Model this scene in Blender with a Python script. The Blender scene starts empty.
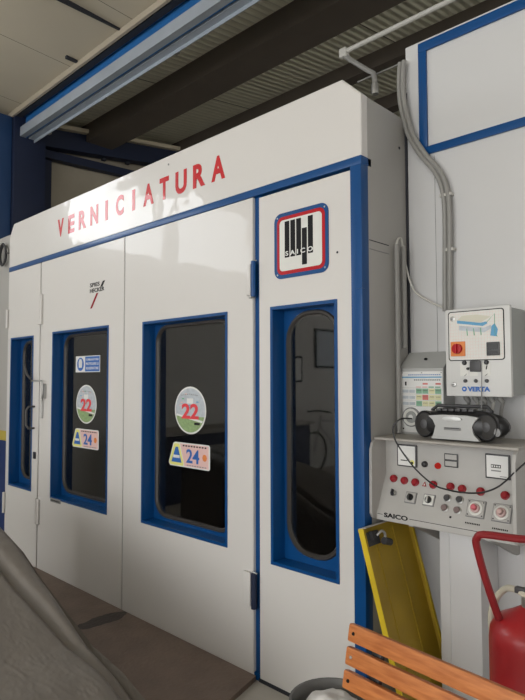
import bpy, bmesh, math, random
from mathutils import Vector, Matrix, noise
random.seed(4)
PI = math.pi
COL = bpy.context.scene.collection

# ------------------------------------------------------------------ materials
def mat(name, col, rough=.5, metal=0., coat=0., nscale=0, namt=0., bump=0., bscale=30., spec=.5, dist=.02):
    m = bpy.data.materials.new(name); m.use_nodes = True
    nt = m.node_tree; b = nt.nodes['Principled BSDF']
    b.inputs['Base Color'].default_value = (*col, 1)
    b.inputs['Roughness'].default_value = rough
    b.inputs['Metallic'].default_value = metal
    b.inputs['Specular IOR Level'].default_value = spec
    b.inputs['Coat Weight'].default_value = coat
    b.inputs['Coat Roughness'].default_value = .025
    tc = nt.nodes.new('ShaderNodeTexCoord')
    if namt:
        n = nt.nodes.new('ShaderNodeTexNoise'); n.inputs['Scale'].default_value = nscale; n.inputs['Detail'].default_value = 5
        nt.links.new(tc.outputs['Object'], n.inputs['Vector'])
        mx = nt.nodes.new('ShaderNodeMix'); mx.data_type = 'RGBA'
        mx.inputs['A'].default_value = (*[c*(1-namt) for c in col], 1)
        mx.inputs['B'].default_value = (*[min(1, c*(1+namt)) for c in col], 1)
        nt.links.new(n.outputs['Fac'], mx.inputs['Factor'])
        nt.links.new(mx.outputs['Result'], b.inputs['Base Color'])
    if bump:
        n2 = nt.nodes.new('ShaderNodeTexNoise'); n2.inputs['Scale'].default_value = bscale; n2.inputs['Detail'].default_value = 2
        nt.links.new(tc.outputs['Object'], n2.inputs['Vector'])
        bp = nt.nodes.new('ShaderNodeBump'); bp.inputs['Strength'].default_value = bump; bp.inputs['Distance'].default_value = dist
        nt.links.new(n2.outputs['Fac'], bp.inputs['Height'])
        nt.links.new(bp.outputs['Normal'], b.inputs['Normal'])
        if coat: nt.links.new(bp.outputs['Normal'], b.inputs['Coat Normal'])
    return m

def emis(name, col, s):
    m = bpy.data.materials.new(name); m.use_nodes = True
    nt = m.node_tree; nt.nodes.clear()
    e = nt.nodes.new('ShaderNodeEmission'); o = nt.nodes.new('ShaderNodeOutputMaterial')
    e.inputs['Color'].default_value = (*col, 1); e.inputs['Strength'].default_value = s
    nt.links.new(e.outputs[0], o.inputs['Surface'])
    return m

def glass(name, tint=.32):
    m = bpy.data.materials.new(name); m.use_nodes = True
    nt = m.node_tree; nt.nodes.clear()
    t = nt.nodes.new('ShaderNodeBsdfTransparent'); t.inputs['Color'].default_value = (tint, tint, tint*.97, 1)
    g = nt.nodes.new('ShaderNodeBsdfGlossy'); g.inputs['Roughness'].default_value = .03
    f = nt.nodes.new('ShaderNodeFresnel'); f.inputs['IOR'].default_value = 1.9
    x = nt.nodes.new('ShaderNodeMixShader'); o = nt.nodes.new('ShaderNodeOutputMaterial')
    nt.links.new(f.outputs[0], x.inputs[0]); nt.links.new(t.outputs[0], x.inputs[1]); nt.links.new(g.outputs[0], x.inputs[2])
    nt.links.new(x.outputs[0], o.inputs['Surface'])
    return m

M = {}
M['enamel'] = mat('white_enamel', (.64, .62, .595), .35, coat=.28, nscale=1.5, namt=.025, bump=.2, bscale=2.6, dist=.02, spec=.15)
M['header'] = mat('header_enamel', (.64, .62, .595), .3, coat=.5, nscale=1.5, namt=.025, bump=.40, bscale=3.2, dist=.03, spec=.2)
M['side'] = mat('shaded_side_enamel', (.345, .335, .315), .4, nscale=3, namt=.04, bump=.15, bscale=3)  # darkened below the front enamel to keep the side panel shaded
M['wallpaint'] = mat('wall_panel', (.60, .60, .60), .28, coat=.25, nscale=2, namt=.03, bump=.25, bscale=2)
M['blue'] = mat('blue_enamel', (.002, .058, .20), .35, coat=.1, nscale=5, namt=.12, spec=.3)
M['bluebeam'] = mat('blue_beam_paint', (.02, .12, .33), .4, nscale=3, namt=.15)
M['bluelit'] = mat('lit_blue_steel_paint', (.012, .045, .13), .5)  # column's lit face, its light put into a lighter blue
M['bluedark'] = mat('blue_steel_paint', (.006, .013, .042), .6, nscale=3, namt=.2)  # dark tone also carries the shade on the column's other face
M['gap'] = mat('dark_gap', (.02, .022, .03), .7)
M['black'] = mat('black_plastic', (.012, .012, .013), .35)
M['rubber'] = mat('black_rubber', (.02, .018, .016), .6)
M['gasket'] = mat('grey_gasket', (.045, .04, .036), .3)
M['glass'] = glass('dark_glass', .85)
M['inside'] = mat('booth_inside', (.66, .65, .62), .8)
M['red'] = mat('red_vinyl', (.42, .012, .018), .3, nscale=8, namt=.15, spec=.2)
M['redletter'] = mat('red_letter_vinyl', (.52, .012, .018), .3, coat=.42, nscale=8, namt=.15, bump=.40, bscale=3.2, dist=.03, spec=.2)
M['redpaint'] = mat('red_tank_paint', (.37, .014, .018), .38, coat=.15, nscale=6, namt=.2, bump=.06, bscale=20)
M['redlamp'] = mat('red_lens', (.28, .012, .02), .18)
M['redlit'] = emis('red_lit_lens', (.75, .04, .03), .6)
M['white'] = mat('white_label', (.72, .72, .70), .4)
M['offwhite'] = mat('offwhite_face', (.66, .66, .62), .4, nscale=20, namt=.05)
M['ink'] = mat('black_ink', (.008, .008, .009), .6, spec=.2)
M['inkgrey'] = mat('grey_ink', (.22, .22, .22), .5)
M['inkblue'] = mat('blue_ink', (.02, .12, .42), .5)
M['skyink'] = mat('sky_blue_ink', (.10, .32, .52), .5)
M['inkgreen'] = mat('green_ink', (.10, .38, .20), .5)
M['inkyellow'] = mat('yellow_ink', (.72, .70, .20), .5)
M['inkorange'] = mat('orange_ink', (.70, .22, .05), .5)
M['inkpink'] = mat('pink_ink', (.72, .48, .45), .5)
M['inkred'] = mat('red_ink', (.72, .05, .06), .5)
M['beige'] = mat('beige_ink', (.58, .56, .46), .5)
M['mutered'] = mat('muted_red_ink', (.60, .18, .15), .5)
M['mutegreen'] = mat('muted_green_ink', (.22, .42, .28), .5)
M['muteyellow'] = mat('muted_yellow_ink', (.66, .64, .38), .5)
M['meadow'] = mat('meadow_ink', (.25, .36, .16), .5, nscale=60, namt=.5)
M['pastel'] = mat('pastel_ink', (.46, .50, .54), .5, nscale=45, namt=.3)
M['console'] = mat('console_grey', (.40, .39, .37), .45, nscale=9, namt=.10, bump=.05, bscale=40)
M['shelf'] = mat('dusty_shelf', (.36, .34, .31), .6, nscale=12, namt=.18)
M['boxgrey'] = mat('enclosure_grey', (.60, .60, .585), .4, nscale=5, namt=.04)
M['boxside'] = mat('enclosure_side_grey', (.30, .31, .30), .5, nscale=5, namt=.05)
M['hood'] = mat('board_grey', (.40, .405, .395), .45, nscale=7, namt=.06)
M['steel'] = mat('steel', (.45, .45, .44), .32, metal=.8, nscale=12, namt=.12)
M['silver'] = mat('silver_plastic', (.37, .37, .36), .38, metal=.3)
M['darkgrey'] = mat('dark_grey_plastic', (.045, .045, .048), .4)
M['handlered'] = mat('dark_red_tube', (.22, .008, .012), .4)
M['pipe'] = mat('grey_conduit', (.26, .255, .24), .5, nscale=10, namt=.08)
M['pipewhite'] = mat('pale_conduit', (.52, .51, .47), .5)
M['rail'] = mat('galvanised_rail', (.36, .40, .45), .45, metal=.3, nscale=5, namt=.15)
M['purlin'] = mat('brown_purlin', (.095, .078, .064), .6, nscale=4, namt=.2)
M['cream'] = mat('cream_flange_paint', (.66, .58, .44), .6)
M['trim'] = mat('beige_trim', (.36, .31, .24), .6, nscale=4, namt=.1)
M['wood'] = None
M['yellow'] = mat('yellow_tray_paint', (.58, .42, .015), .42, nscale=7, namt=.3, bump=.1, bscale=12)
M['yellowdark'] = mat('dark_yellow_paint', (.37, .25, .02), .5, nscale=4, namt=.4, bump=.1, bscale=12)  # darker, mottled yellow for the tray's inner face and flange parts
M['column'] = mat('white_column', (.62, .62, .62), .4, nscale=4, namt=.04)
M['backwall'] = mat('beige_plaster', (.36, .32, .25), .85, nscale=2.5, namt=.22)
M['hose'] = mat('cream_hose', (.55, .52, .42), .5)
M['pinkknob'] = mat('pink_knob', (.55, .12, .15), .4)
M['paleknob'] = mat('pale_pink_knob', (.50, .34, .32), .4)
M['brownbtn'] = mat('brown_button', (.17, .12, .115), .4)
M['plasticbag'] = mat('white_bag', (.70, .68, .66), .5, bump=.4, bscale=14, dist=.03)
M['bin'] = mat('bin_grey', (.14, .14, .135), .5)

def wood_mat():
    m = mat('orange_wood', (.50, .17, .05), .42, coat=.15); nt = m.node_tree; b = nt.nodes['Principled BSDF']
    tc = nt.nodes.new('ShaderNodeTexCoord'); mp = nt.nodes.new('ShaderNodeMapping'); mp.inputs['Scale'].default_value = (3, 40, 40)
    n = nt.nodes.new('ShaderNodeTexNoise'); n.inputs['Scale'].default_value = 2.2; n.inputs['Detail'].default_value = 6
    r = nt.nodes.new('ShaderNodeValToRGB'); r.color_ramp.elements[0].color = (.38, .11, .026, 1); r.color_ramp.elements[1].color = (.58, .21, .06, 1)
    r.color_ramp.elements[0].position = .3; r.color_ramp.elements[1].position = .7
    nt.links.new(tc.outputs['Object'], mp.inputs[0]); nt.links.new(mp.outputs[0], n.inputs['Vector'])
    nt.links.new(n.outputs['Fac'], r.inputs[0]); nt.links.new(r.outputs[0], b.inputs['Base Color'])
    return m
M['wood'] = wood_mat()

def ceiling_mat(name, col, axis_ribs=True, scale=9., seams=()):
    m = mat(name, col, .6); nt = m.node_tree; b = nt.nodes['Principled BSDF']
    g = nt.nodes.new('ShaderNodeNewGeometry'); s = nt.nodes.new('ShaderNodeSeparateXYZ'); nt.links.new(g.outputs['Position'], s.inputs[0])
    n = nt.nodes.new('ShaderNodeTexNoise'); n.inputs['Scale'].default_value = 1.2; nt.links.new(g.outputs['Position'], n.inputs['Vector'])
    mx = nt.nodes.new('ShaderNodeMix'); mx.data_type = 'RGBA'
    mx.inputs['A'].default_value = (*[c*.86 for c in col], 1); mx.inputs['B'].default_value = (*[c*1.12 for c in col], 1)
    nt.links.new(n.outputs['Fac'], mx.inputs['Factor']); last = mx.outputs['Result']
    def math_(op, a, bval=None):
        q = nt.nodes.new('ShaderNodeMath'); q.operation = op
        if hasattr(a, 'is_linked'): nt.links.new(a, q.inputs[0])
        else: q.inputs[0].default_value = a
        if bval is not None:
            if hasattr(bval, 'is_linked'): nt.links.new(bval, q.inputs[1])
            else: q.inputs[1].default_value = bval
        return q.outputs[0]
    if axis_ribs:
        w = math_('SINE', math_('MULTIPLY', s.outputs['X'], 2*PI*scale))
        bp = nt.nodes.new('ShaderNodeBump'); bp.inputs['Strength'].default_value = .9; bp.inputs['Distance'].default_value = .005
        nt.links.new(w, bp.inputs['Height']); nt.links.new(bp.outputs['Normal'], b.inputs['Normal'])
        r = math_('GREATER_THAN', w, .82)
        m2 = nt.nodes.new('ShaderNodeMix'); m2.data_type = 'RGBA'; nt.links.new(r, m2.inputs['Factor'])
        nt.links.new(last, m2.inputs['A']); m2.inputs['B'].default_value = (*[c*.8 for c in col], 1); last = m2.outputs['Result']
    for (x, w_) in seams:
        r = math_('LESS_THAN', math_('ABSOLUTE', math_('SUBTRACT', s.outputs['X'], x)), w_)
        m2 = nt.nodes.new('ShaderNodeMix'); m2.data_type = 'RGBA'; nt.links.new(r, m2.inputs['Factor'])
        nt.links.new(last, m2.inputs['A']); m2.inputs['B'].default_value = (.05, .045, .04, 1); last = m2.outputs['Result']
    nt.links.new(last, b.inputs['Base Color'])
    return m
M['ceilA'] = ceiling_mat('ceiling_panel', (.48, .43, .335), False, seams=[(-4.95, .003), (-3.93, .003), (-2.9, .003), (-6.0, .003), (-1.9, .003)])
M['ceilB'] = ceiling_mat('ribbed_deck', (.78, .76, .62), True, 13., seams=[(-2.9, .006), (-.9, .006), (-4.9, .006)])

def floor_mat():
    m = mat('concrete', (.42, .40, .365), .7, nscale=4, namt=.25, bump=.1, bscale=20)
    return m
M['floor'] = floor_mat()

def ramp_mat():
    m = mat('ramp_steel', (.135, .098, .078), .62, bump=.25, bscale=45); nt = m.node_tree; b = nt.nodes['Principled BSDF']
    g = nt.nodes.new('ShaderNodeNewGeometry')
    n = nt.nodes.new('ShaderNodeTexNoise'); n.inputs['Scale'].default_value = 6; n.inputs['Detail'].default_value = 8
    nt.links.new(g.outputs['Position'], n.inputs['Vector'])
    r = nt.nodes.new('ShaderNodeValToRGB'); r.color_ramp.elements[0].color = (.11, .078, .062, 1); r.color_ramp.elements[1].color = (.22, .165, .132, 1)
    nt.links.new(n.outputs['Fac'], r.inputs[0])
    # a wet stain with its own shape
    mp = nt.nodes.new('ShaderNodeMapping'); mp.vector_type = 'POINT'
    mp.inputs['Location'].default_value = (3.37, -2.03, 0)
    nt.links.new(g.outputs['Position'], mp.inputs[0])
    mp2 = nt.nodes.new('ShaderNodeMapping'); mp2.inputs['Rotation'].default_value = (0, 0, 0); mp2.inputs['Scale'].default_value = (14.0, 5.0, 0)
    nt.links.new(mp.outputs[0], mp2.inputs[0])
    n3 = nt.nodes.new('ShaderNodeTexNoise'); n3.inputs['Scale'].default_value = 7; nt.links.new(g.outputs['Position'], n3.inputs['Vector'])
    ln = nt.nodes.new('ShaderNodeVectorMath'); ln.operation = 'LENGTH'; nt.links.new(mp2.outputs[0], ln.inputs[0])
    ad = nt.nodes.new('ShaderNodeMath'); ad.operation = 'ADD'; nt.links.new(ln.outputs['Value'], ad.inputs[0]); nt.links.new(n3.outputs['Fac'], ad.inputs[1])
    lt = nt.nodes.new('ShaderNodeMath'); lt.operation = 'LESS_THAN'; lt.inputs[1].default_value = 1.45; nt.links.new(ad.outputs[0], lt.inputs[0])
    mx = nt.nodes.new('ShaderNodeMix'); mx.data_type = 'RGBA'; nt.links.new(lt.outputs[0], mx.inputs['Factor'])
    nt.links.new(r.outputs[0], mx.inputs['A']); mx.inputs['B'].default_value = (.045, .036, .032, 1)
    nt.links.new(mx.outputs['Result'], b.inputs['Base Color'])
    return m
M['ramp'] = ramp_mat()

def partition_mat():
    m = mat('painted_partition', (.40, .39, .36), .7); nt = m.node_tree; b = nt.nodes['Principled BSDF']
    g = nt.nodes.new('ShaderNodeNewGeometry'); s = nt.nodes.new('ShaderNodeSeparateXYZ'); nt.links.new(g.outputs['Position'], s.inputs[0])
    mr = nt.nodes.new('ShaderNodeMath'); mr.operation = 'DIVIDE'; mr.inputs[1].default_value = 4.; nt.links.new(s.outputs['Z'], mr.inputs[0])
    r = nt.nodes.new('ShaderNodeValToRGB'); r.color_ramp.interpolation = 'CONSTANT'; e = r.color_ramp.elements
    e[0].color = (.008, .028, .12, 1); e[0].position = 0; e[1].color = (.46, .36, .06, 1); e[1].position = .96/4
    q = e.new(1.05/4); q.color = (.40, .39, .37, 1)
    nt.links.new(mr.outputs[0], r.inputs[0]); nt.links.new(r.outputs[0], b.inputs['Base Color'])
    return m
M['partition'] = partition_mat()

def cover_mat():
    m = mat('grey_cover', (.175, .157, .138), .5, nscale=6, namt=.2, bump=.35, bscale=22, dist=.01)
    return m
M['cover'] = cover_mat()
M['wallside'] = mat('hall_wall', (.30, .29, .27), .85, nscale=1.2, namt=.2)
M['wallpale'] = mat('pale_hall_wall', (.62, .61, .58), .8, nscale=1.2, namt=.08)  # unseen stretch of left wall, made paler to brighten the pane reflections
M['sky'] = emis('lit_window', (.93, .97, 1.), 10.)
M['sky2'] = emis('lit_doorway', (.97, .97, .96), 5.0)
M['doorfill'] = emis('added_door_fill', (1., .98, .95), 3.4)  # glow for an added panel that lifts the lower doors
M['deckfill'] = emis('added_deck_fill', (1., .98, .92), 7.0)  # glow for an added strip that brightens the ceiling behind the booth

# ------------------------------------------------------------------ mesh builder
class B:
    def __init__(s): s.bm = bmesh.new(); s.mats = []
    def mi(s, m):
        if m is None: return 0
        if m not in s.mats: s.mats.append(m)
        return s.mats.index(m)
    def face(s, vs, m=None, smooth=False):
        try:
            f = s.bm.faces.new(vs); f.material_index = s.mi(m); f.smooth = smooth; return f
        except ValueError: return None
    def box(s, x0, x1, y0, y1, z0, z1, m=None, bev=0.):
        t = bmesh.new(); bmesh.ops.create_cube(t, size=1.)
        for v in t.verts: v.co = Vector(((x0+x1)/2+v.co.x*(x1-x0), (y0+y1)/2+v.co.y*(y1-y0), (z0+z1)/2+v.co.z*(z1-z0)))
        if bev: bmesh.ops.bevel(t, geom=list(t.edges), offset=bev, segments=2, profile=.6, affect='EDGES')
        s.merge(t, m)
        return s
    def merge(s, t, m=None, mtx=None, smooth=False):
        k = s.mi(m); mp = {}
        for v in t.verts: mp[v] = s.bm.verts.new(mtx @ v.co if mtx else v.co)
        for f in t.faces:
            try:
                g = s.bm.faces.new([mp[v] for v in f.verts]); g.material_index = k; g.smooth = smooth or f.smooth
            except ValueError: pass
        t.free()
    def loops(s, ls, m=None, cap0=False, cap1=False, closed=True, smooth=False, ms=None):
        vs = [[s.bm.verts.new(p) for p in l] for l in ls]
        for a in range(len(vs)-1):
            n = len(vs[a]); mm = ms[a] if ms else m
            for i in range(n if closed else n-1):
                j = (i+1) % n
                s.face([vs[a][i], vs[a][j], vs[a+1][j], vs[a+1][i]], mm, smooth)
        if cap0: s.face(vs[0][::-1], m)
        if cap1: s.face(vs[-1], ms[-1] if ms else m)
        return s
    def prism_x(s, prof, x0, x1, m=None):           # prof: (y,z)
        return s.loops([[(x0, y, z) for y, z in prof], [(x1, y, z) for y, z in prof]], m, True, True)
    def prism_y(s, prof, y0, y1, m=None):           # prof: (x,z)
        return s.loops([[(x, y0, z) for x, z in prof], [(x, y1, z) for x, z in prof]], m, True, True)
    def tube(s, pts, r, m=None, n=8, caps=True, sub=0):
        P = [Vector(p) for p in pts]
        if sub: P = catmull(P, sub)
        ls = []; up = None
        for i, p in enumerate(P):
            d = ((P[min(i+1, len(P)-1)]-P[max(i-1, 0)])).normalized()
            if up is None: up = Vector((0, 0, 1)) if abs(d.z) < .9 else Vector((1, 0, 0))
            a = d.cross(up).normalized(); b = a.cross(d).normalized(); up = b
            rr = r[i] if isinstance(r, (list, tuple)) else r
            ls.append([tuple(p+a*math.cos(t*2*PI/n)*rr+b*math.sin(t*2*PI/n)*rr) for t in range(n)])
        return s.loops(ls, m, caps, caps, smooth=True)
    def lathe(s, c, prof, axis='z', m=None, n=24, ms=None, caps=True):  # prof: (r, h)
        ls = []
        for r, h in prof:
            L = []
            for k in range(n):
                a = 2*PI*k/n; u, v = r*math.cos(a), r*math.sin(a)
                if axis == 'z': L.append((c[0]+u, c[1]+v, c[2]+h))
                elif axis == 'y': L.append((c[0]+u, c[1]-h, c[2]+v))
                else: L.append((c[0]+h, c[1]+u, c[2]+v))
            ls.append(L)
        return s.loops(ls, m, caps, caps, smooth=True, ms=ms)
    def xf(s, mtx): bmesh.ops.transform(s.bm, matrix=mtx, verts=s.bm.verts); return s

def catmull(P, k):
    out = []
    for i in range(len(P)-1):
        p0 = P[max(i-1, 0)]; p1 = P[i]; p2 = P[i+1]; p3 = P[min(i+2, len(P)-1)]
        for j in range(k):
            t = j/k
            out.append(.5*((2*p1)+(p2-p0)*t+(2*p0-5*p1+4*p2-p3)*t*t+(3*p1-p0-3*p2+p3)*t**3))
    out.append(P[-1]); return out

def rr(x0, x1, z0, z1, r, y, n=6):
    P = []
    for cx, cz, a0 in ((x1-r, z1-r, 0), (x0+r, z1-r, 90), (x0+r, z0+r, 180), (x1-r, z0+r, 270)):
        for k in range(n+1):
            a = math.radians(a0+90*k/n); P.append((cx+r*math.cos(a), y, cz+r*math.sin(a)))
    return P

def rootloc(o):
    v = Vector((0, 0, 0))
    while o: v += o.location; o = o.parent
    return v
def obj(name, b, m=None, parent=None, sharp=True):
    bm = b.bm if isinstance(b, B) else b
    mats = b.mats if isinstance(b, B) else []
    bmesh.ops.recalc_face_normals(bm, faces=bm.faces)
    me = bpy.data.meshes.new(name); o = bpy.data.objects.new(name, me); COL.objects.link(o)
    if parent:
        off = rootloc(parent); o.parent = parent
    else:
        xs = [v.co for v in bm.verts]
        off = Vector(((min(c.x for c in xs)+max(c.x for c in xs))/2, (min(c.y for c in xs)+max(c.y for c in xs))/2, min(c.z for c in xs)))
        o.location = off
    bmesh.ops.translate(bm, vec=-off, verts=bm.verts)
    bm.to_mesh(me); bm.free()
    if mats:
        for q in mats: me.materials.append(q)
    elif m: me.materials.append(m)
    if sharp:
        try: me.set_sharp_from_angle(angle=math.radians(31))
        except Exception: pass
    return o
def thing(name, label, cat, loc, group=None):
    o = bpy.data.objects.new(name, None); COL.objects.link(o); o.location = loc; o.empty_display_size = .1
    return tag(o, label, cat, group)
def tag(o, label, cat, group=None, kind=None):
    o['label'] = label; o['category'] = cat
    if group: o['group'] = group
    if kind: o['kind'] = kind
    return o
def lab(o, l): o['label'] = l; return o
def struct(name, b, m=None):
    o = obj(name, b, m); o['kind'] = 'structure'; return o

def text_bm(s, x0, x1, z0, z1, y, depth=.0015, bold=0., align=None):
    """lettering standing in the facade direction, facing -y, fitted to the given box"""
    cu = bpy.data.curves.new('lettering', 'FONT'); cu.body = s; cu.extrude = .02; cu.offset = bold; cu.resolution_u = 4
    o = bpy.data.objects.new('lettering', cu); COL.objects.link(o)
    dg = bpy.context.evaluated_depsgraph_get(); me = bpy.data.meshes.new_from_object(o.evaluated_get(dg))
    t = bmesh.new(); t.from_mesh(me)
    bpy.data.objects.remove(o); bpy.data.curves.remove(cu); bpy.data.meshes.remove(me)
    bmesh.ops.remove_doubles(t, verts=t.verts, dist=1e-4)
    xs = [v.co.x for v in t.verts]; ys = [v.co.y for v in t.verts]
    sx = (x1-x0)/(max(xs)-min(xs)); sz = (z1-z0)/(max(ys)-min(ys)); mx, my = min(xs), min(ys)
    for v in t.verts:
        v.co = Vector((x0+(v.co.x-mx)*sx, y-depth/2-(v.co.z/.02)*depth/2, z0+(v.co.y-my)*sz))
    return t
def text(b, s, x0, x1, z0, z1, y, m, **k): b.merge(text_bm(s, x0, x1, z0, z1, y, **k), m)

# ------------------------------------------------------------------ building
F = B(); F.box(-6.7, 4.2, -6.2, 8.2, -.1, 0); struct('floor', F, M['floor'])
def zA(y): return 4.45+.05*(2.65-y)
def zB(y): return 4.5+.14*(y-3)
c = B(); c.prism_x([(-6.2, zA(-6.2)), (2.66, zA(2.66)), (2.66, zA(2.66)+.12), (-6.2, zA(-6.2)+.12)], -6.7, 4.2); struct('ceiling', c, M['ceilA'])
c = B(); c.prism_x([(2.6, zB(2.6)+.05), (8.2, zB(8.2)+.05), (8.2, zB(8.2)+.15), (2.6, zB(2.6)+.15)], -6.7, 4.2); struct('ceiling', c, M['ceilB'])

# left wall with high strip windows
w = B()
WZ0, WZ1 = 3.22, 4.12
w.box(-6.7, -6.5, -6.2, 2.3, 0, WZ0, M['wallpale']); w.box(-6.7, -6.5, 2.3, 8.2, 0, WZ0, M['backwall'])
w.prism_x([(-6.2, WZ1), (8.2, WZ1), (8.2, 5.4), (-6.2, 5.0)], -6.7, -6.5, M['backwall'])
wins = [(-2.15, -.62), (-.42, 1.02)]
ys = [-6.2]+[v for p in wins for v in p]+[8.2]
for i in range(0, len(ys), 2): w.box(-6.7, -6.5, ys[i], ys[i+1], WZ0, WZ1, M['backwall'])
struct('wall_left', w, M['backwall'])
for i, (a, b_) in enumerate(wins):
    q = B(); q.box(-6.64, -6.60, a, b_, WZ0, WZ1); struct('window_%d' % (i+1), q, M['sky'])
# wall behind the camera: wide daylight doorway; right wall with two added glowing fill panels
w = B(); w.box(-6.7, -5.4, -6.2, -6, 0, 5); w.box(-5.4, 3.4, -6.2, -6, 4.35, 5); w.box(3.4, 4.2, -6.2, -6, 0, 5); struct('wall_front', w, M['wallside'])
q = B(); q.box(-5.4, 3.4, -6.14, -6.1, 0, 4.35); struct('window_3', q, M['sky2'])
w = B(); w.box(4, 4.2, -6.2, -4.5, 0, 5.4); w.box(4, 4.2, -4.5, -.5, 3.2, 5.4); w.box(4, 4.2, -.5, 3.0, 0, 5.4); w.box(4, 4.2, 3.0, 7.6, 0, 3.3); w.box(4, 4.2, 3.0, 7.6, 4.5, 5.4); w.box(4, 4.2, 7.6, 8.2, 0, 5.4); struct('wall_right', w, M['wallside'])
q = B(); q.box(4.1, 4.14, -4.5, -.5, 0, 3.2); struct('window_5', q, M['doorfill'])  # unseen fill panel added at the right, shaped like a doorway
q = B(); q.box(4.1, 4.14, 3.0, 7.6, 3.3, 4.5); struct('window_4', q, M['deckfill'])  # unseen fill strip added high at the right for the ribbed deck
w = B(); w.box(-6.7, 4.2, 8, 8.2, 0, 5.4); struct('wall_back', w, M['wallside'])
w = B(); w.box(-6.5, -5.36, 2.35, 2.42, 0, 2.97); struct('wall_side', w, M['partition'])
# the white panelled enclosure the console hangs on
w = B(); w.box(-1.494, 3.9, 2.6, 2.68, 0, 3.24, bev=.004); w.box(-1.494, 3.9, 2.68, 6, 0, 3.2)
struct('wall_back', w, M['wallpaint'])
def bluestrip(n, *a): 
    q = B(); q.box(*a, bev=.003); struct('trim_%d' % n, q, M['blue'])
bluestrip(1, -1.418, -1.374, 2.588, 2.6, 2.692, 3.176)
bluestrip(2, -1.418, 3.9, 2.588, 2.6, 3.176, 3.225)
bluestrip(3, -1.40, 3.9, 2.588, 2.6, 2.652, 2.692)
q = B(); q.box(-1.3445, -1.3425, 2.5985, 2.6, 0, 2.64); struct('trim_4', q, M['inkgrey'])
q = B(); q.box(-1.503, -1.488, 2.585, 2.60, 0, 3.0); struct('trim_5', q, M['gap'])

# roof steel
def purlin(y0, y1, lab_, h=.2):
    q = B()
    z = zB(y0)+.05
    q.box(-6.5, 4, y0, y1, z-h, z+.09); q.box(-6.5, 4, y0-.0, y1+.03, z-h-.012, z-h)
    tag(obj('roof_purlin', q, M['purlin']), lab_, 'beam')
purlin(3.48, 3.80, 'dark brown roof beam nearest the blue crane rail', .20)
purlin(4.85, 4.96, 'dark brown roof beam behind the ribbed ceiling strip above the booth', .15)
purlin(6.0, 6.12, 'farthest dark brown roof beam seen past the conduit elbow', .15)
q = B(); q.prism_x([(2.62, 4.33), (2.72, 4.33), (2.72, 4.43), (2.62, 4.43)], -6.4, 4)
q = B(); q.box(-6.4, 4, 2.56, 2.585, 4.395, 4.45, M['trim']); q.box(-6.4, 4, 2.60, 2.66, 4.40, 4.44, M['gap']); struct('trim_6', q, M['trim'])
q = B(); q.box(-4.122, -4.103, 1.0, 2.56, 4.44, 4.56, m=M['gap']); struct('trim_7', q)
q = B(); q.box(-4.83, -4.80, 2.45, 2.555, 4.435, 4.5, m=M['gap']); struct('trim_8', q)
g = thing('crane_girder', 'long blue steel girder with grey galvanised rails under the ceiling', 'girder', (-1.2, 2.75, 4.2))
q = B(); q.box(-6.45, 3.95, 2.70, 2.712, 4.19, 4.45); q.box(-6.45, 3.95, 2.64, 2.77, 4.43, 4.445); obj('web', q, M['bluebeam'], g)
q = B(); q.box(-6.45, 3.95, 2.64, 2.70, 4.19, 4.204); q.box(-6.45, 3.95, 2.64, 2.648, 4.204, 4.29)
lab(obj('upper_rail', q, M['rail'], g), 'grey galvanised rail')
q = B(); q.box(-6.4, 3.95, 2.735, 2.80, 4.19, 4.20); q.box(-6.4, 3.95, 2.735, 2.741, 4.20, 4.26); q.box(-6.4, 3.95, 2.794, 2.80, 4.16, 4.20)
lab(obj('lower_rail', q, M['rail'], g), 'grey galvanised rail')
for i in range(7):
    x = -5.9+i*1.1; q = B(); q.box(x, x+.05, 2.795, 2.83, 4.17, 4.19); lab(obj('clip', q, M['steel'], g), 'small steel clip')

# column and rafters at the left end; the column's lit and shaded faces are separate boxes
q = B(); q.box(-6.49, -6.25, 2.40, 2.575, 0, 4.40, bev=.004); tag(obj('steel_column', q, M['bluelit']), 'blue steel column at the left edge of the picture, painted lighter as the lit face', 'column')
q = B(); q.box(-6.45, -6.2, 2.58, 2.93, 0, 4.42, bev=.004); tag(obj('steel_column', q, M['bluedark']), 'blue steel column painted navy as the shaded face, between the lit face and the beige wall', 'column')
g = thing('roof_rafter', 'dark blue rafter with a cream top flange above the left end wall', 'beam', (-6.4, 5, 4.1))
q = B(); q.prism_x([(2.9, 4.20), (8, 4.86), (8, 5.10), (2.9, 4.41)], -6.44, -6.30); obj('web', q, M['bluedark'], g)
q = B(); q.prism_x([(2.9, 4.415), (8, 5.105), (8, 5.15), (2.9, 4.46)], -6.46, -6.24); lab(obj('flange', q, M['cream'], g), 'cream top flange')
q = B(); q.prism_x([(2.9, 4.10), (8, 4.34), (8, 4.44), (2.9, 4.19)], -6.46, -6.36); tag(obj('tie_beam', q, M['bluedark']), 'lower dark blue tie beam under the cream topped rafter', 'beam')
q = B()
q.box(-6.498, -6.44, 2.93, 3.12, 0, 4.3); tag(obj('steel_stanchion', q, M['bluedark']), 'slim dark post against the beige end wall, right of the navy column', 'column')
for k in range(6):
    y = 3.75+k*.34; q = B(); z = 4.19+.13*(y-2.9)
    q.box(-6.42, -6.38, y, y+.05, z-.02, z+.14+.0*k); tag(obj('rafter_bracket', q, M['gap']), 'small dark bracket between the blue rafter and tie beam', 'bracket', 'brackets between rafter and tie beam')

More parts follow.
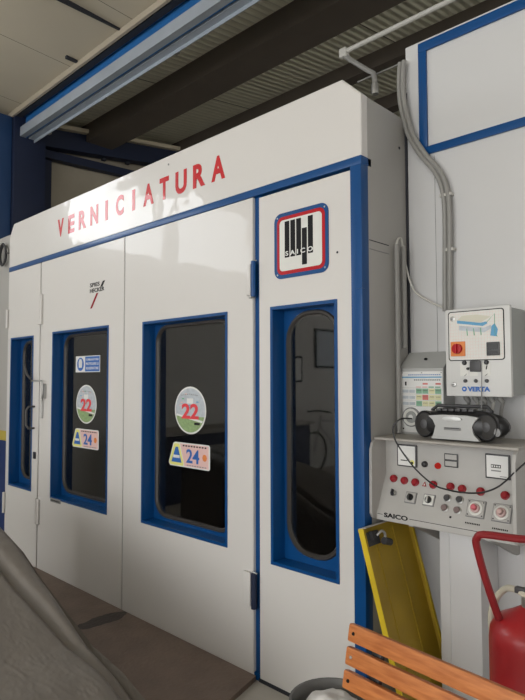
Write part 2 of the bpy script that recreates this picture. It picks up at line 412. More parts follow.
# ------------------------------------------------------------------ the spray booth
Y = 2.2
booth = thing('spray_booth', 'large white painting booth with blue trimmed windows and red lettering', 'spray booth', (-3.42, 2.2, 0))
XL, XR = -5.345, -1.496
b = B()   # shell behind the doors: floor, back, roof, ends (hollow so the panes look into it)
b.box(XL+.01, XR-.01, 2.29, 5.6, .0, .02); b.box(XL+.01, XR-.01, 5.55, 5.6, .02, 2.85); b.box(XL+.01, XR-.01, 2.29, 5.6, 2.82, 2.86)
b.box(XL+.01, XL+.04, 2.29, 5.6, .02, 2.82); b.box(XR-.07, XR-.035, 2.29, 5.6, .02, 2.82)
obj('inner_shell', b, M['inside'], booth)
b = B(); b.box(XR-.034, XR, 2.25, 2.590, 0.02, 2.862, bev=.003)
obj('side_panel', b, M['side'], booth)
b = B()
b.box(XR, XR+.0012, 2.255, 2.42, 2.189, 2.193, M['gap']); b.box(XR, XR+.0012, 2.255, 2.42, 2.148, 2.152, M['inkgrey'])
obj('panel_seam', b, None, booth)
b = B(); b.lathe((XR, 2.53, 2.70), [(.007, 0), (.007, .002)], 'x', M['gap'], 8); obj('hole', b, None, booth)
# header
hz0 = 2.574
prof = [(XL, hz0), (XR, hz0), (XR, 2.864), (-1.602, 2.965), (-5.262, 2.965), (XL, 2.853)]
def inset(p, d):
    cx = sum(a for a, _ in p)/len(p); cz = sum(a for _, a in p)/len(p)
    return [(x+(d if x < cx else -d), z+(d if z < cz else -d)) for x, z in p]
hd = B(); hd.loops([[(x, 2.249, z) for x, z in prof], [(x, Y+.004, z) for x, z in prof], [(x, Y, z) for x, z in inset(prof, .004)]], None, True, True)
header = obj('header_panel', hd, M['header'], booth)
s = 'VERNICIATURA'
for i, ch in enumerate(s):
    cx = -4.368+i*(4.368-2.478)/11; w_ = .034 if ch == 'I' else (.112 if ch in 'NURA' else .098)
    if ch == 'A': w_ = .118
    t = B(); text(t, ch, cx-w_/2, cx+w_/2, 2.694, 2.838, Y, M['redletter'], bold=.04)
    lab(obj('letter', t, None, header), 'red letter')
b = B(); b.lathe((-2.95, Y, 2.91), [(.007, 0), (.006, .003)], 'y', M['inkgrey'], 8); obj('rivet', b, None, header)
# blue surround
b = B()
b.box(XL+.003, XR, Y-.003, 2.28, 2.535, hz0, bev=.002)
b.box(-1.557, XR, Y-.006, 2.252, 0.0, 2.5345, bev=.003)
b.box(-2.205, -2.154, Y+.02, 2.28, 0.0, 2.534); b.box(XL+.002, XL+.03, Y+.03, 2.28, .02, 2.534)
b.box(-4.72, -4.68, Y+.045, 2.28, .02, 2.534)
b.box(XR-.03, XR+.002, 2.19, 2.215, 1.96, 1.99)
b.box(-2.2, XR, Y+.006, 2.27, 0., .035)
obj('blue_frame', b, M['blue'], booth)
b = B(); b.box(XL, -2.2, 2.25, 2.29, 0, .03); b.box(-2.16, XR+.001, Y+.0, 2.27, 0., .018); obj('base_rail', b, M['gap'], booth)

def pane_panel(name, x0, x1, z0, z1, wx0, wx1, wz0, wz1, gx0, gx1, gz0, gz1, gr, matp=None):
    """a panel with a recessed window: returns the panel mesh object"""
    p = B()
    T = Y+.045
    p.loops([rr(x0, x1, z0, z1, .0015, T), rr(x0, x1, z0, z1, .0015, Y+.004), rr(x0+.003, x1-.003, z0+.003, z1-.003, .0015, Y),
             rr(wx0+.003, wx1-.003, wz0+.003, wz1-.003, .0015, Y), rr(wx0+.003, wx1-.003, wz0+.003, wz1-.003, .0015, T), rr(x0, x1, z0, z1, .0015, T)])
    po = obj(name, p, M['enamel'], booth)
    f = B(); D = 2.285
    fl = .017
    f.loops([rr(wx0, wx1, wz0, wz1, .0015, Y-.0002), rr(wx0, wx1, wz0, wz1, .0015, Y-.0035), rr(wx0+fl, wx1-fl, wz0+fl, wz1-fl, .0015, Y-.0035),
             rr(wx0+fl, wx1-fl, wz0+fl, wz1-fl, .0015, D), rr(gx0, gx1, gz0, gz1, gr, D), rr(gx0, gx1, gz0, gz1, gr, D+.02), rr(wx0, wx1, wz0, wz1, .0015, D+.02)])
    obj('window_frame', f, M['blue'], po)
    g_ = B(); k = .016
    g_.loops([rr(gx0-k, gx1+k, gz0-k, gz1+k, gr+k, D), rr(gx0-k*.6, gx1+k*.6, gz0-k*.6, gz1+k*.6, gr+k*.6, D-.010), rr(gx0+.002, gx1-.002, gz0+.002, gz1-.002, gr, D-.010), rr(gx0+.010, gx1-.010, gz0+.010, gz1-.010, gr-.008, D+.003), rr(gx0+.004, gx1-.004, gz0+.004, gz1-.004, gr-.004, D+.008)], M['gasket'], smooth=False)
    lab(obj('gasket', g_, None, po), 'dark rubber window seal')
    q_ = B(); q_.loops([rr(gx0+.002, gx1-.002, gz0+.002, gz1-.002, gr, D+.002), rr(gx0+.002, gx1-.002, gz0+.002, gz1-.002, gr, D+.006)], None, True, True)
    lab(obj('window_glass', q_, M['glass'], po), 'dark tinted glass pane')
    return po
PB = .02
d1 = pane_panel('door_panel', XL, -4.713, PB, 2.533, -5.275, -4.818, .622, 1.928, -5.19, -4.83, .70, 1.885, .10)
d2 = pane_panel('door_panel', -4.693, -3.447, PB, 2.533, -4.478, -3.633, .615, 1.937, -4.425, -3.705, .675, 1.90, .10)
d3 = pane_panel('door_panel', -3.437, -2.200, PB, 2.533, -3.22, -2.398, .632, 1.929, -3.17, -2.455, .685, 1.892, .10)
d4 = pane_panel('fixed_panel', -2.153, -1.556, .018, 2.520, -2.070, -1.640, .614, 1.926, -2.020, -1.695, .68, 1.885, .135)
lab(d4, 'narrow white panel with an emblem plate')
b = B(); b.box(-3.446, -3.438, Y+.006, Y+.04, PB, 2.533); obj('door_gap_seal', b, M['gap'], booth)
b = B(); b.box(-4.713, -4.693, Y+.012, Y+.04, PB, 2.533); obj('door_gap_seal', b, M['gap'], booth)
# hinges
def hinge(parent, x, z0, z1, m, r=.012, wide=.03, arm=False):
    h = B()
    if wide == 0 and x > -5 and x < -4.5: h.box(-4.712, -4.652, Y-.018, Y-.0005, z0, z1, m, .004)
    h.tube([(x, Y-.012, z0), (x, Y-.012, z1)], r, m, 10)
    if wide > 0: h.box(x-wide, x+.004, Y-.004, Y-.0005, z0+.004, z1-.004, m)
    if arm:
        h.tube([(x-wide*1.6, Y-.01, z0-.004), (x+.005, Y-.012, z0-.002)], .004, M['steel'], 6)
        h.tube([(x-.015, Y-.01, z1+.004), (x+.02, Y-.012, z1+.002)], .004, M['steel'], 6)
    return obj('hinge', h, None, parent)
hinge(d1, XL+.004, 2.02, 2.19, M['enamel'], .012, -.02)
hinge(d1, XL+.004, .37, .55, M['enamel'], .012, .0)
hinge(d2, -4.69, 2.01, 2.26, M['enamel'], .018, .0)
hinge(d2, -4.69, .38, .58, M['enamel'], .018, .0)
hinge(d3, -2.182, 1.99, 2.18, M['blue'], .014, .02, True)
hinge(d3, -2.182, .365, .545, M['bluedark'], .016, .0, True)
h = B(); h.box(-2.255, -2.203, Y-.022, Y, .375, .545, M['enamel'], .003); lab(obj('hinge_cover', h, None, d3), 'white hinge cover')
h = B(); h.box(-2.235, -2.203, Y-.016, Y, 2.0, 2.17, M['enamel'], .003); lab(obj('hinge_cover', h, None, d3), 'white hinge cover')
# latch on the first two doors
h = B(); h.tube([(-4.78, Y-.03, 1.545), (-4.60, Y-.03, 1.545), (-4.585, Y-.03, 1.53), (-4.578, Y-.03, 1.45), (-4.59, Y-.03, 1.40)], .0065, M['steel'], 8)
h.box(-4.597, -4.57, Y-.024, Y, 1.40, 1.52, M['steel'], .004); h.tube([(-4.625, Y-.01, 1.385), (-4.625, Y-.01, 1.24)], .008, M['steel'], 8)
h.tube([(-4.59, Y-.02, 1.395), (-4.625, Y-.01, 1.38)], .005, M['steel'], 6)
lab(obj('latch', h, None, d2), 'cranked metal door latch')
h = B(); h.tube([(-4.78, Y-.028, 1.545), (-4.83, Y-.05, 1.60), (-4.87, Y-.06, 1.70)], [.008, .011, .009], M['darkgrey'], 8)
lab(obj('lever', h, None, d1), 'dark lever handle')
h = B(); h.tube([(-4.78, Y, 1.33), (-4.78, Y-.05, 1.33), (-4.80, Y-.062, 1.30), (-4.80, Y-.062, 1.18), (-4.78, Y-.05, 1.15), (-4.78, Y, 1.15)], .009, M['darkgrey'], 8)
lab(obj('handle', h, None, d1), 'dark grip handle')
h = B(); h.box(-4.775, -4.74, Y-.012, Y, .90, .955, M['gap'], .002); obj('lock', h, None, d1)
# maker logo on second door
h = B(); text(h, 'SPIES', -3.90, -3.765, 2.232, 2.262, Y, M['ink'], bold=.02); text(h, 'HECKER', -3.90, -3.70, 2.190, 2.220, Y, M['ink'], bold=.02)
h.prism_y([(-3.895, 2.075), (-3.868, 2.075), (-3.78, 2.182), (-3.807, 2.182)], Y-.001, Y, M['redlamp'])
h.prism_y([(-3.755, 2.222), (-3.725, 2.222), (-3.69, 2.262), (-3.72, 2.262)], Y-.001, Y, M['ink'])
lab(obj('logo_decal', h, None, d2), 'black lettering with a red slash')
h = B(); h.box(-4.465, -4.30, Y-.0055, Y-.0035, .60-.008, .612+.012, M['inkgrey'])
for i in range(12): h.box(-4.455+i*.012, -4.449+i*.012, Y-.0065, Y-.0055, .600, .612, M['ink'])
obj('maker_plate', h, None, d2)
# stickers on the glass
def oval_sticker(parent, cx, cz, rx, rz, y=2.2865):
    h = B(); n = 32
    def ell(k, yy): return [(cx+rx*k*math.cos(2*PI*i/n), yy, cz+rz*k*math.sin(2*PI*i/n)) for i in range(n)]
    h.loops([ell(1, y), ell(1, y-.001)], M['white'], True, True)
    h.loops([ell(.93, y-.001), ell(.93, y-.0016)], M['pastel'], True, True)
    # countryside band at the bottom
    pts = [(cx+rx*.93*math.cos(a), cz+rz*.93*math.sin(a)) for a in [PI+.28+(PI-.56)*i/14*1. for i in range(15)]]
    h.prism_y(pts, y-.0022, y-.0016, M['meadow'])
    h.prism_y([(cx-rx*.86, cz-rz*.24), (cx+rx*.75, cz-rz*.50), (cx+rx*.8, cz-rz*.42), (cx-rx*.86, cz-rz*.16)], y-.0027, y-.0022, M['white'])
    h.box(cx+rx*.28, cx+rx*.62, y-.003, y-.002, cz-rz*.60, cz-rz*.50, M['ink'])
    for k in range(9):
        a = random.uniform(-.7, .6); bq = random.uniform(-.05, .7)
        h.box(cx+rx*a, cx+rx*(a+.13), y-.0022, y-.0016, cz+rz*bq, cz+rz*(bq+.05), random.choice([M['inkgreen'], M['white'], M['inkpink'], M['skyink']]))
    h.box(cx-rx*.2, cx+rx*.2, y-.0023, y-.0016, cz+rz*.28, cz+rz*.5, M['white'])
    for k in range(9): h.box(cx-rx*(.55-.12*k), cx-rx*(.49-.12*k), y-.0023, y-.0016, cz+rz*(.66-.012*abs(k-4)), cz+rz*(.70-.012*abs(k-4)), M['inkgrey'])
    text(h, '22', cx-rx*.52, cx+rx*.56, cz-rz*.36, cz+rz*.28, y-.003, M['inkred'], bold=.03)
    return lab(obj('oval_sticker', h, None, parent), 'oval sticker with a red 22')
def low_sticker(parent, x0, x1, z0, z1, y=2.2865):
    h = B(); w_ = x1-x0; q = z1-z0
    out = [(x0+w_*.0, z0+q*.12), (x0+w_*.04, z0), (x1-w_*.03, z0), (x1, z0+q*.06), (x1, z1-q*.06), (x1-w_*.03, z1), (x0+w_*.17, z1), (x0+w_*.12, z1-q*.05)]
    h.prism_y(out, y-.001, y, M['white'])
    h.prism_y([(x0+w_*.40, z0+q*.05), (x1-w_*.03, z0+q*.05), (x1-w_*.03, z1-q*.05), (x0+w_*.29, z1-q*.05)], y-.0016, y-.001, M['inkpink'])
    h.prism_y([(x0+w_*.015, z0+q*.13), (x0+w_*.05, z0+q*.04), (x0+w_*.36, z0+q*.04), (x0+w_*.38, z0+q*.12), (x0+w_*.27, z1-q*.06), (x0+w_*.14, z1-q*.06)], y-.0016, y-.001, M['inkyellow'])
    h.prism_y([(x0+w_*.07, z0+q*.16), (x0+w_*.33, z0+q*.16), (x0+w_*.24, z1-q*.2), (x0+w_*.18, z1-q*.2)], y-.0022, y-.0016, M['inkblue'])
    h.box(x0+w_*.12, x0+w_*.28, y-.0028, y-.0022, z0+q*.34, z0+q*.46, M['white'])
    text(h, '24', x0+w_*.45, x0+w_*.76, z0+q*.2, z0+q*.76, y-.0022, M['inkblue'], bold=.02)
    h.lathe((x0+w_*.88, y-.0016, z0+q*.48), [(w_*.055, 0), (w_*.05, .001)], 'y', M['inkorange'], 8)
    for k in range(9): h.box(x0+w_*(.36+.065*k), x0+w_*(.40+.065*k), y-.0022, y-.0016, z1-q*.15, z1-q*.09, M['ink'])
    for k in range(8): h.box(x0+w_*(.46+.06*k), x0+w_*(.50+.06*k), y-.0022, y-.0016, z0+q*.08, z0+q*.12, M['inkgrey'])
    return lab(obj('low_sticker', h, None, parent), 'small sticker with a blue 24')
oval_sticker(d2, -4.088, 1.365, .152, .148); low_sticker(d2, -4.295, -3.90, 1.03, 1.175)
oval_sticker(d3, -2.832, 1.362, .152, .146); low_sticker(d3, -3.045, -2.645, 1.01, 1.16)
h = B(); y = 2.2865; h.box(-4.255, -3.893, y-.001, y, 1.61, 1.735, M['white']); h.box(-4.11, -3.90, y-.0016, y-.001, 1.616, 1.729, M['inkblue'])
h.lathe((-4.182, y-.001, 1.672), [(.052, 0), (.052, .0006)], 'y', M['inkblue'], 20)
h.prism_y([(-4.205, 1.645), (-4.16, 1.645), (-4.155, 1.69), (-4.17, 1.712), (-4.195, 1.712), (-4.21, 1.69)], y-.0024, y-.0016, M['white'])
for k, t_ in enumerate(["\u00c8 OBBLIGATORIO", "PROTEGGERE LE", "VIE RESPIRATORIE"]):
    text(h, t_, -4.098, -3.912, 1.698-k*.034, 1.718-k*.034, y-.0016, M['white'], depth=.0006, bold=.01)
lab(obj('safety_sticker', h, None, d2), 'blue safety sticker with a white pictogram')
# emblem plate
X0, X1, Z0, Z1 = -2.037, -1.686, 2.062, 2.400
e = B(); e.loops([rr(X0, X1, Z0, Z1, .045, Y), rr(X0, X1, Z0, Z1, .045, Y-.004)], M['blue'], True, True)
e.loops([rr(X0+.02, X1-.02, Z0+.02, Z1-.02, .035, Y-.004), rr(X0+.02, X1-.02, Z0+.02, Z1-.02, .035, Y-.0048)], M['red'], True, True)
e.loops([rr(X0+.038, X1-.038, Z0+.038, Z1-.038, .022, Y-.0048), rr(X0+.038, X1-.038, Z0+.038, Z1-.038, .022, Y-.0054)], M['offwhite'], True, True)
W_, H_ = X1-X0, Z1-Z0
for u0, u1, v0, v1 in ((.21, .30, .31, .86), (.32, .41, .31, .86), (.43, .52, .31, .86), (.535, .625, .16, .70), (.645, .735, .31, .86)):
    e.box(X0+W_*u0, X0+W_*u1, Y-.006, Y-.0054, Z0+H_*v0, Z0+H_*v1, M['ink'])
text(e, 'S A I C O', X0+W_*.225, X0+W_*.735, Z0+H_*.335, Z0+H_*.405, Y-.006, M['white'], bold=.02)
for sx in (0, 1):
    for sz in (0, 1): e.lathe((X0+.022+sx*(W_-.044), Y-.004, Z0+.022+sz*(H_-.044)), [(.005, 0), (.004, .002)], 'y', M['steel'], 8)
lab(obj('emblem_plate', e, None, d4), 'square blue and red bordered plate reading SAICO')
b = B(); b.lathe((-1.637, Y, 2.146), [(.006, 0), (.005, .003)], 'y', M['gap'], 8); obj('screw_hole', b, None, d4)

# ramp plate
r_ = B()
r_.prism_x([(2.196, 0), (2.196, .027), (1.752, .027), (1.35, .004), (1.35, 0)], -4.72, -2.178)
for v in r_.bm.verts:
    if v.co.x > -3: v.co.x += (2.196-v.co.y)*.27
tag(obj('ramp_plate', r_, M['ramp']), 'brown rusty steel ramp plate in front of the booth doors', 'ramp')

# ------------------------------------------------------------------ covered car nose, bottom left
sil = [(-4.6, .98), (-3.9, .90), (-3.2, .785), (-2.96, .722), (-2.74, .628), (-2.5, .545), (-2.27, .465), (-2.04, .432), (-1.84, .37), (-1.68, .27), (-1.58, .12)]
def zs(x):
    if x <= sil[0][0]: return sil[0][1]
    for (a, za), (b_, zb) in zip(sil, sil[1:]):
        if x <= b_: t = (x-a)/(b_-a); return za+(zb-za)*t
    return sil[-1][1]
cv = B(); NX, NY = 300, 160; rows = []
for i in range(NX+1):
    x = -4.15+(4.15-1.58)*i/NX; row = []
    for j in range(NY+1):
        v = j/NY
        zc = zs(x)
        if v < .12:                                   # far side hanging down
            t = v/.12; y = 1.335-.02*t; z = .004+(zc-.035)*t
            z = max(z, .004)
        else:
            t = (v-.12)/.88; y = 1.315-t*.85
            d = 1.315-y
            wd_ = .022+.03*max(0, min(1, (x+2.6)/.8))
            rnd = -(.07+.05*max(0, min(1, (x+2.6)/.8)))*math.exp(-(d/wd_)**1.3) if d < .15 else 0
            cd_ = .185-.12*max(0, min(1, (x+3.2)/1.2)); 
            crease = -.042*math.exp(-((d-cd_)/.026)**2)
            z = zc+.012+rnd+crease
            nn = noise.noise(Vector((x*6+y*16, y*34-x*10, 5.))); wr = noise.noise(Vector((x*5, y*9, 1.3)))*.008+.0022*math.exp(-(nn/.05)**2)
            if d > cd_: z += wr*min(1, (d-cd_)/.10)
            z -= .22*max(0, d-.5)**1.5
            if t > .93: z *= max(0, (1-t)/.07)**.5
        row.append(cv.bm.verts.new((x, y, max(z, .004))))
    rows.append(row)
for i in range(NX):
    for j in range(NY): cv.face([rows[i][j], rows[i+1][j], rows[i+1][j+1], rows[i][j+1]], M['cover'], True)
tag(obj('covered_car_bonnet', cv, None, sharp=False), 'grey brown crinkled dust cover draped over a low sloping car front', 'car cover')

# ------------------------------------------------------------------ control console
con = thing('control_console', 'grey wall console with red lamps, dials and a SAICO label under the radio', 'control panel', (-1.17, 2.6, .92))
def prof_in(dx): return [(2.6, 1.279), (2.345, 1.279), (2.345, 1.12), (2.266, .960), (2.262, .952), (2.262, .925), (2.6, .925)]
b = B(); b.prism_x(prof_in(0), -1.479, -.862); obj('housing', b, M['console'], con)
chk = [(2.6, 1.278), (2.262, 1.278), (2.240, 1.266), (2.228, 1.235), (2.225, .955), (2.24, .935), (2.28, .922), (2.6, .922)]
for x0 in (-1.492, -.862):
    b = B(); b.prism_x(chk, x0, x0+.013); obj('side_cheek', b, M['console'], con)
b = B(); b.prism_x([(2.595, 1.2785), (2.262, 1.2785), (2.258, 1.281), (2.258, 1.288), (2.262, 1.2905), (2.595, 1.2905)], -1.485, -.848)
obj('top_shelf', b, M['shelf'], con)
b = B(); b.box(-1.26, -1.075, 2.42, 2.597, 0, .924, bev=.004); b.box(-1.215, -1.212, 2.417, 2.42, 0, .92)
lab(obj('pedestal', b, M['column'], con), 'white sheet metal column under the console')
for x in (-1.34, -1.0):
    b = B(); b.prism_x([(2.30, .925), (2.595, .925), (2.595, .80), (2.57, .80), (2.34, .90), (2.30, .91)], x, x+.02); obj('bracket', b, M['console'], con)
ny = Vector((0, -.163, .08)).normalized()   # desk normal (towards the viewer and up)
def desk(b): # rotate geometry built facing -y about the desk point
    return b
def on_desk(build, x, y, z):
    """build(b) makes geometry facing -y around the origin; it is tipped onto the sloping desk"""
    b = B(); build(b); ang = math.atan2(.08, .163)
    b.xf(Matrix.Translation((x, y, z)) @ Matrix.Rotation(-ang, 4, 'X')); return b
def lamp_b(m, r=.0155):
    def f(b): b.lathe((0, 0, 0), [(r*1.15, -.002), (r*1.15, .004), (r, .005), (r*.98, .012), (r*.7, .017), (.001, .018)], 'y', m, 18, ms=[m, m, m, m, m])
    return f
for (x, y, z) in [(-1.432, 2.335, 1.1), (-1.377, 2.334, 1.097), (-1.323, 2.333, 1.096), (-1.237, 2.333, 1.096), (-1.159, 2.334, 1.097), (-1.107, 2.332, 1.095), (-1.029, 2.332, 1.094), (-.93, 2.331, 1.092)]:
    lab(obj('indicator_lamp', on_desk(lamp_b(M['redlamp']), x, y, z), None, con), 'dark red domed lamp')
def tri(b): b.prism_y([(-.010, -.009), (.010, -.009), (0, .012)], -.003, .002, M['redlamp']); b.prism_y([(-.004, -.005), (.004, -.005), (0, .004)], -.004, -.003, M['white'])
lab(obj('warning_mark', on_desk(tri, -1.278, 2.332, 1.093), None, con), 'small red triangle mark')
def key(b):
    b.lathe((0, 0, 0), [(.013, -.002), (.013, .004), (.010, .010), (.001, .011)], 'y', M['steel'], 16); b.box(-.003, .003, -.026, -.009, -.012, .012, M['gap'], .001); b.box(-.002, .012, -.022, -.018, -.018, -.006, M['gap'], .001)
lab(obj('key_switch', on_desk(key, -1.416, 2.307, 1.042), None, con), 'key switch')
def sel(silver):
    def f(b):
        b.box(-.026, .026, -.006, .002, -.025, .025, M['inkgrey'], .002); b.box(-.022, .022, -.009, -.005, -.021, .021, M['offwhite' if silver else 'console'], .002)
        b.lathe((0, -.008, 0), [(.015, 0), (.015, .006), (.001, .007)], 'y', M['black'], 16); b.box(-.004, .004, -.026, -.012, -.012, .012, M['steel' if silver else 'black'], .0015)
    return f
lab(obj('selector_switch', on_desk(sel(0), -1.328, 2.302, 1.033), None, con), 'black rotary selector')
lab(obj('selector_switch', on_desk(sel(1), -1.242, 2.303, 1.034), None, con), 'silver rotary selector')
def btn(m):
    def f(b): b.lathe((0, 0, 0), [(.0165, -.002), (.0165, .005), (.013, .007), (.012, .015), (.001, .0155)], 'y', m, 18, ms=[M['steel'], M['steel'], m, m])
    return f
for i, (x, y, z) in enumerate([(-1.163, 2.312, 1.052), (-1.109, 2.312, 1.053), (-1.166, 2.293, 1.014), (-1.111, 2.293, 1.013)]):
    lab(obj('push_button', on_desk(btn(M['darkgrey' if i < 2 else 'brownbtn']), x, y, z), None, con), 'dark grey push button' if i < 2 else 'brown push button')
def big(m):
    def f(b):
        b.box(-.038, .038, -.005, .002, -.036, .036, M['inkgrey'], .003); b.box(-.035, .035, -.008, -.004, -.033, .033, M['console'], .004)
        b.lathe((0, -.007, 0), [(.029, 0), (.028, .004), (.022, .005), (.021, .003)], 'y', M['offwhite'], 24)
        b.lathe((0, -.009, 0), [(.019, 0), (.018, .01), (.012, .012), (.011, .024), (.008, .027), (.001, .028)], 'y', m, 18, ms=[M['paleknob'], M['paleknob'], m, m, m])
        for sx in (-1, 1):
            for sz in (-1, 1): b.lathe((sx*.029, -.008, sz*.027), [(.003, 0), (.002, .002)], 'y', M['gap'], 6)
    return f
lab(obj('timer_knob', on_desk(big(M['pinkknob']), -1.035, 2.300, 1.029), None, con), 'square dial with a pink knob')
lab(obj('timer_knob', on_desk(big(M['paleknob']), -.931, 2.300, 1.028), None, con), 'square dial with a pale knob')
def tiny(b):
    for k in range(9): b.box(-.03+k*.007, -.026+k*.007, -.001, .001, -.003, .003, M['ink'])
for (x, z) in ((-1.04, .975), (-.93, .972), (-1.135, .985)):
    obj('caption', on_desk(tiny if x > -1.1 else (lambda b: b.box(-.004, .004, -.001, .001, -.004, .004, M['ink'])), x, 2.345-(1.12-z)*.4908-.001, z), None, con)
# panel instruments
yp = 2.345
b = B(); b.box(-1.415, -1.318, yp-.010, yp, 1.160, 1.258, M['darkgrey'], .003); b.box(-1.409, -1.324, yp-.0115, yp-.0095, 1.166, 1.252, M['white'])
b.box(-1.395, -1.362, yp-.0125, yp-.0115, 1.186, 1.190, M['ink']); b.lathe((-1.338, yp-.0115, 1.180), [(.006, 0), (.004, .003)], 'y', M['ink'], 10); b.lathe((-1.338, yp-.0112, 1.182), [(.011, 0), (.010, .001)], 'y', M['inkyellow'], 12)
b.tube([(-1.338, yp-.0125, 1.182), (-1.372, yp-.0125, 1.214)], .0008, M['inkgrey'], 4)
lab(obj('ammeter', b, None, con), 'square white dial meter')
b = B(); b.box(-1.010, -.912, yp-.010, yp, 1.152, 1.250, M['darkgrey'], .003); b.box(-1.004, -.918, yp-.0115, yp-.0095, 1.158, 1.244, M['white'])
b.box(-.985, -.946, yp-.013, yp-.0115, 1.196, 1.209, M['ink']); 
for k in range(4): b.box(-.983+k*.0095, -.977+k*.0095, yp-.0136, yp-.013, 1.199, 1.206, M['white'])
b.box(-.985, -.946, yp-.0125, yp-.0115, 1.182, 1.187, M['inkgrey']); b.box(-.95, -.924, yp-.0125, yp-.0115, 1.162, 1.165, M['inkgrey'])
lab(obj('hour_counter', b, None, con), 'square white hour counter')
b = B(); b.box(-1.189, -1.128, yp-.006, yp, 1.178, 1.235, M['darkgrey'], .002); b.box(-1.184, -1.133, yp-.0075, yp-.0055, 1.211, 1.231, M['console']); b.box(-1.184, -1.133, yp-.0075, yp-.0055, 1.183, 1.203, M['console'])
obj('rocker_switch', b, None, con)
b = B(); b.lathe((-1.282, yp, 1.179), [(.014, 0), (.013, .010), (.009, .014), (.001, .015)], 'y', M['black'], 16); lab(obj('indicator_lamp', b, None, con), 'black lamp')
b = B(); b.lathe((-1.220, yp, 1.178), [(.014, 0), (.0125, .010), (.009, .014), (.001, .015)], 'y', M['redlit'], 16); lab(obj('indicator_lamp', b, None, con), 'bright red lit lamp')
b = B(); text(b, 'SAICO', -1.440, -1.322, .9405, .9625-.002, 2.2615, M['ink'], bold=.03)
obj('maker_lettering', b, None, con)
b = B(); b.box(-1.474, -1.448, 2.2608, 2.2620, .9495, .9515, M['ink']); b.box(-1.314, -.87, 2.2608, 2.262, .9495, .9515, M['ink'])
obj('label_line', b, None, con)

# ------------------------------------------------------------------ electrical box above it
box = thing('electrical_box', 'white electrical enclosure with red rotary switch and blue VERTA lettering', 'electrical box', (-1.06, 2.6, 1.476))
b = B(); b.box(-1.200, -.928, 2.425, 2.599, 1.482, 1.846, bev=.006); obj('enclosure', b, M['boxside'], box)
b = B(); b.box(-1.205, -.923, 2.402, 2.424, 1.476, 1.852, bev=.005); dr = obj('door', b, M['boxgrey'], box)
yb = 2.402
b = B()
b.loops([rr(-1.190, -.946, 1.628, 1.842, .012, yb), rr(-1.190, -.946, 1.628, 1.842, .012, yb-.0015)], M['ink'], True, True)
b.loops([rr(-1.186, -.950, 1.632, 1.838, .010, yb-.0015), rr(-1.186, -.950, 1.632, 1.838, .010, yb-.002)], M['offwhite'], True, True)
for k in range(19): b.box(-1.180+k*.0125, -1.1794+k*.0125, yb-.0022, yb-.002, 1.635, 1.835, M['inkpink'])
for k in range(15): b.box(-1.184, -.952, yb-.0022, yb-.002, 1.640+k*.0135, 1.6406+k*.0135, M['inkpink'])
b.prism_y([(-1.148, 1.790), (-1.035, 1.772), (-1.015, 1.782), (-1.02, 1.790), (-1.045, 1.786), (-1.148, 1.803)], yb-.003, yb-.002, M['skyink'])
b.prism_y([(-1.148, 1.803), (-1.045, 1.787), (-1.0, 1.81), (-1.06, 1.822), (-1.125, 1.822)], yb-.003, yb-.002, M['beige'])
b.prism_y([(-1.14, 1.76), (-1.03, 1.745), (-1.0, 1.76), (-1.0, 1.775), (-1.03, 1.765), (-1.14, 1.78)], yb-.0028, yb-.002, M['pastel'])
b.prism_y([(-1.004, 1.730), (-.978, 1.726), (-.972, 1.755), (-.985, 1.780), (-.998, 1.770)], yb-.003, yb-.002, M['skyink'])
for x in (-1.105, -1.075, -1.045): b.tube([(x, yb-.0025, 1.765), (x+.002, yb-.0025, 1.735)], .0018, M['inkgreen'], 4)
b.tube([(-1.02, yb-.0025, 1.785), (-.985, yb-.0025, 1.82), (-.985, yb-.0025, 1.74), (-.975, yb-.0025, 1.725)], .0012, M['inkgreen'], 4)
obj('diagram_panel', b, None, box)
b = B(); b.box(-1.178, -1.113, yb-.007, yb-.0018, 1.648, 1.711, M['inkorange'], .002); b.lathe((-1.146, yb-.007, 1.680), [(.022, 0), (.021, .014), (.001, .016)], 'y', M['red'], 20); b.box(-1.151, -1.141, yb-.032, yb-.02, 1.660, 1.700, M['red'], .002)
lab(obj('rotary_switch', b, None, box), 'red rotary switch on an orange plate')
b = B(); b.box(-1.020, -.965, yb-.008, yb-.0018, 1.647, 1.703, M['darkgrey'], .003); b.box(-1.013, -.972, yb-.010, yb-.008, 1.672, 1.696, M['black']); b.box(-1.013, -.972, yb-.010, yb-.008, 1.655, 1.665, M['black'])
lab(obj('controller_display', b, None, box), 'black square controller display')
b = B()
for x in (-1.139, -1.098, -1.044): b.box(x, x+.036, yb-.001, yb+.0005, 1.563, 1.620, M['offwhite'])
b.box(-1.094, -1.046, yb-.009, yb, 1.580, 1.627, M['darkgrey'], .004); obj('selector_plate', b, None, box)
for (x, z, r) in ((-1.119, 1.619, .010), (-1.023, 1.619, .010), (-1.116, 1.542, .008), (-1.07, 1.542, .008), (-1.023, 1.542, .008), (-1.104, 1.594, .006)):
    b = B(); b.lathe((x, yb, z), [(r, 0), (r, .006), (r*.7, .011), (.001, .0115)], 'y', M['black' if r != .008 else 'darkgrey'], 14); obj('knob', b, None, box)
for z in (1.811, 1.526):
    b = B(); b.lathe((-1.168, yb, z), [(.011, 0), (.011, .004), (.009, .005), (.001, .005)], 'y', M['steel'], 16); b.box(-1.173, -1.163, yb-.006, yb-.0045, z-.0015, z+.0015, M['ink']); lab(obj('lock', b, None, box), 'round steel lock')
b = B(); text(b, 'VERTA', -1.108, -1.010, 1.497, 1.518, yb-.0005, M['inkblue'], bold=.05)
b.lathe((-1.122, yb, 1.5075), [(.011, 0), (.011, .001)], 'y', M['inkblue'], 14); b.box(-1.126, -1.118, yb-.002, yb-.001, 1.5045, 1.5105, M['offwhite'])
obj('maker_lettering', b, None, box)
b = B()
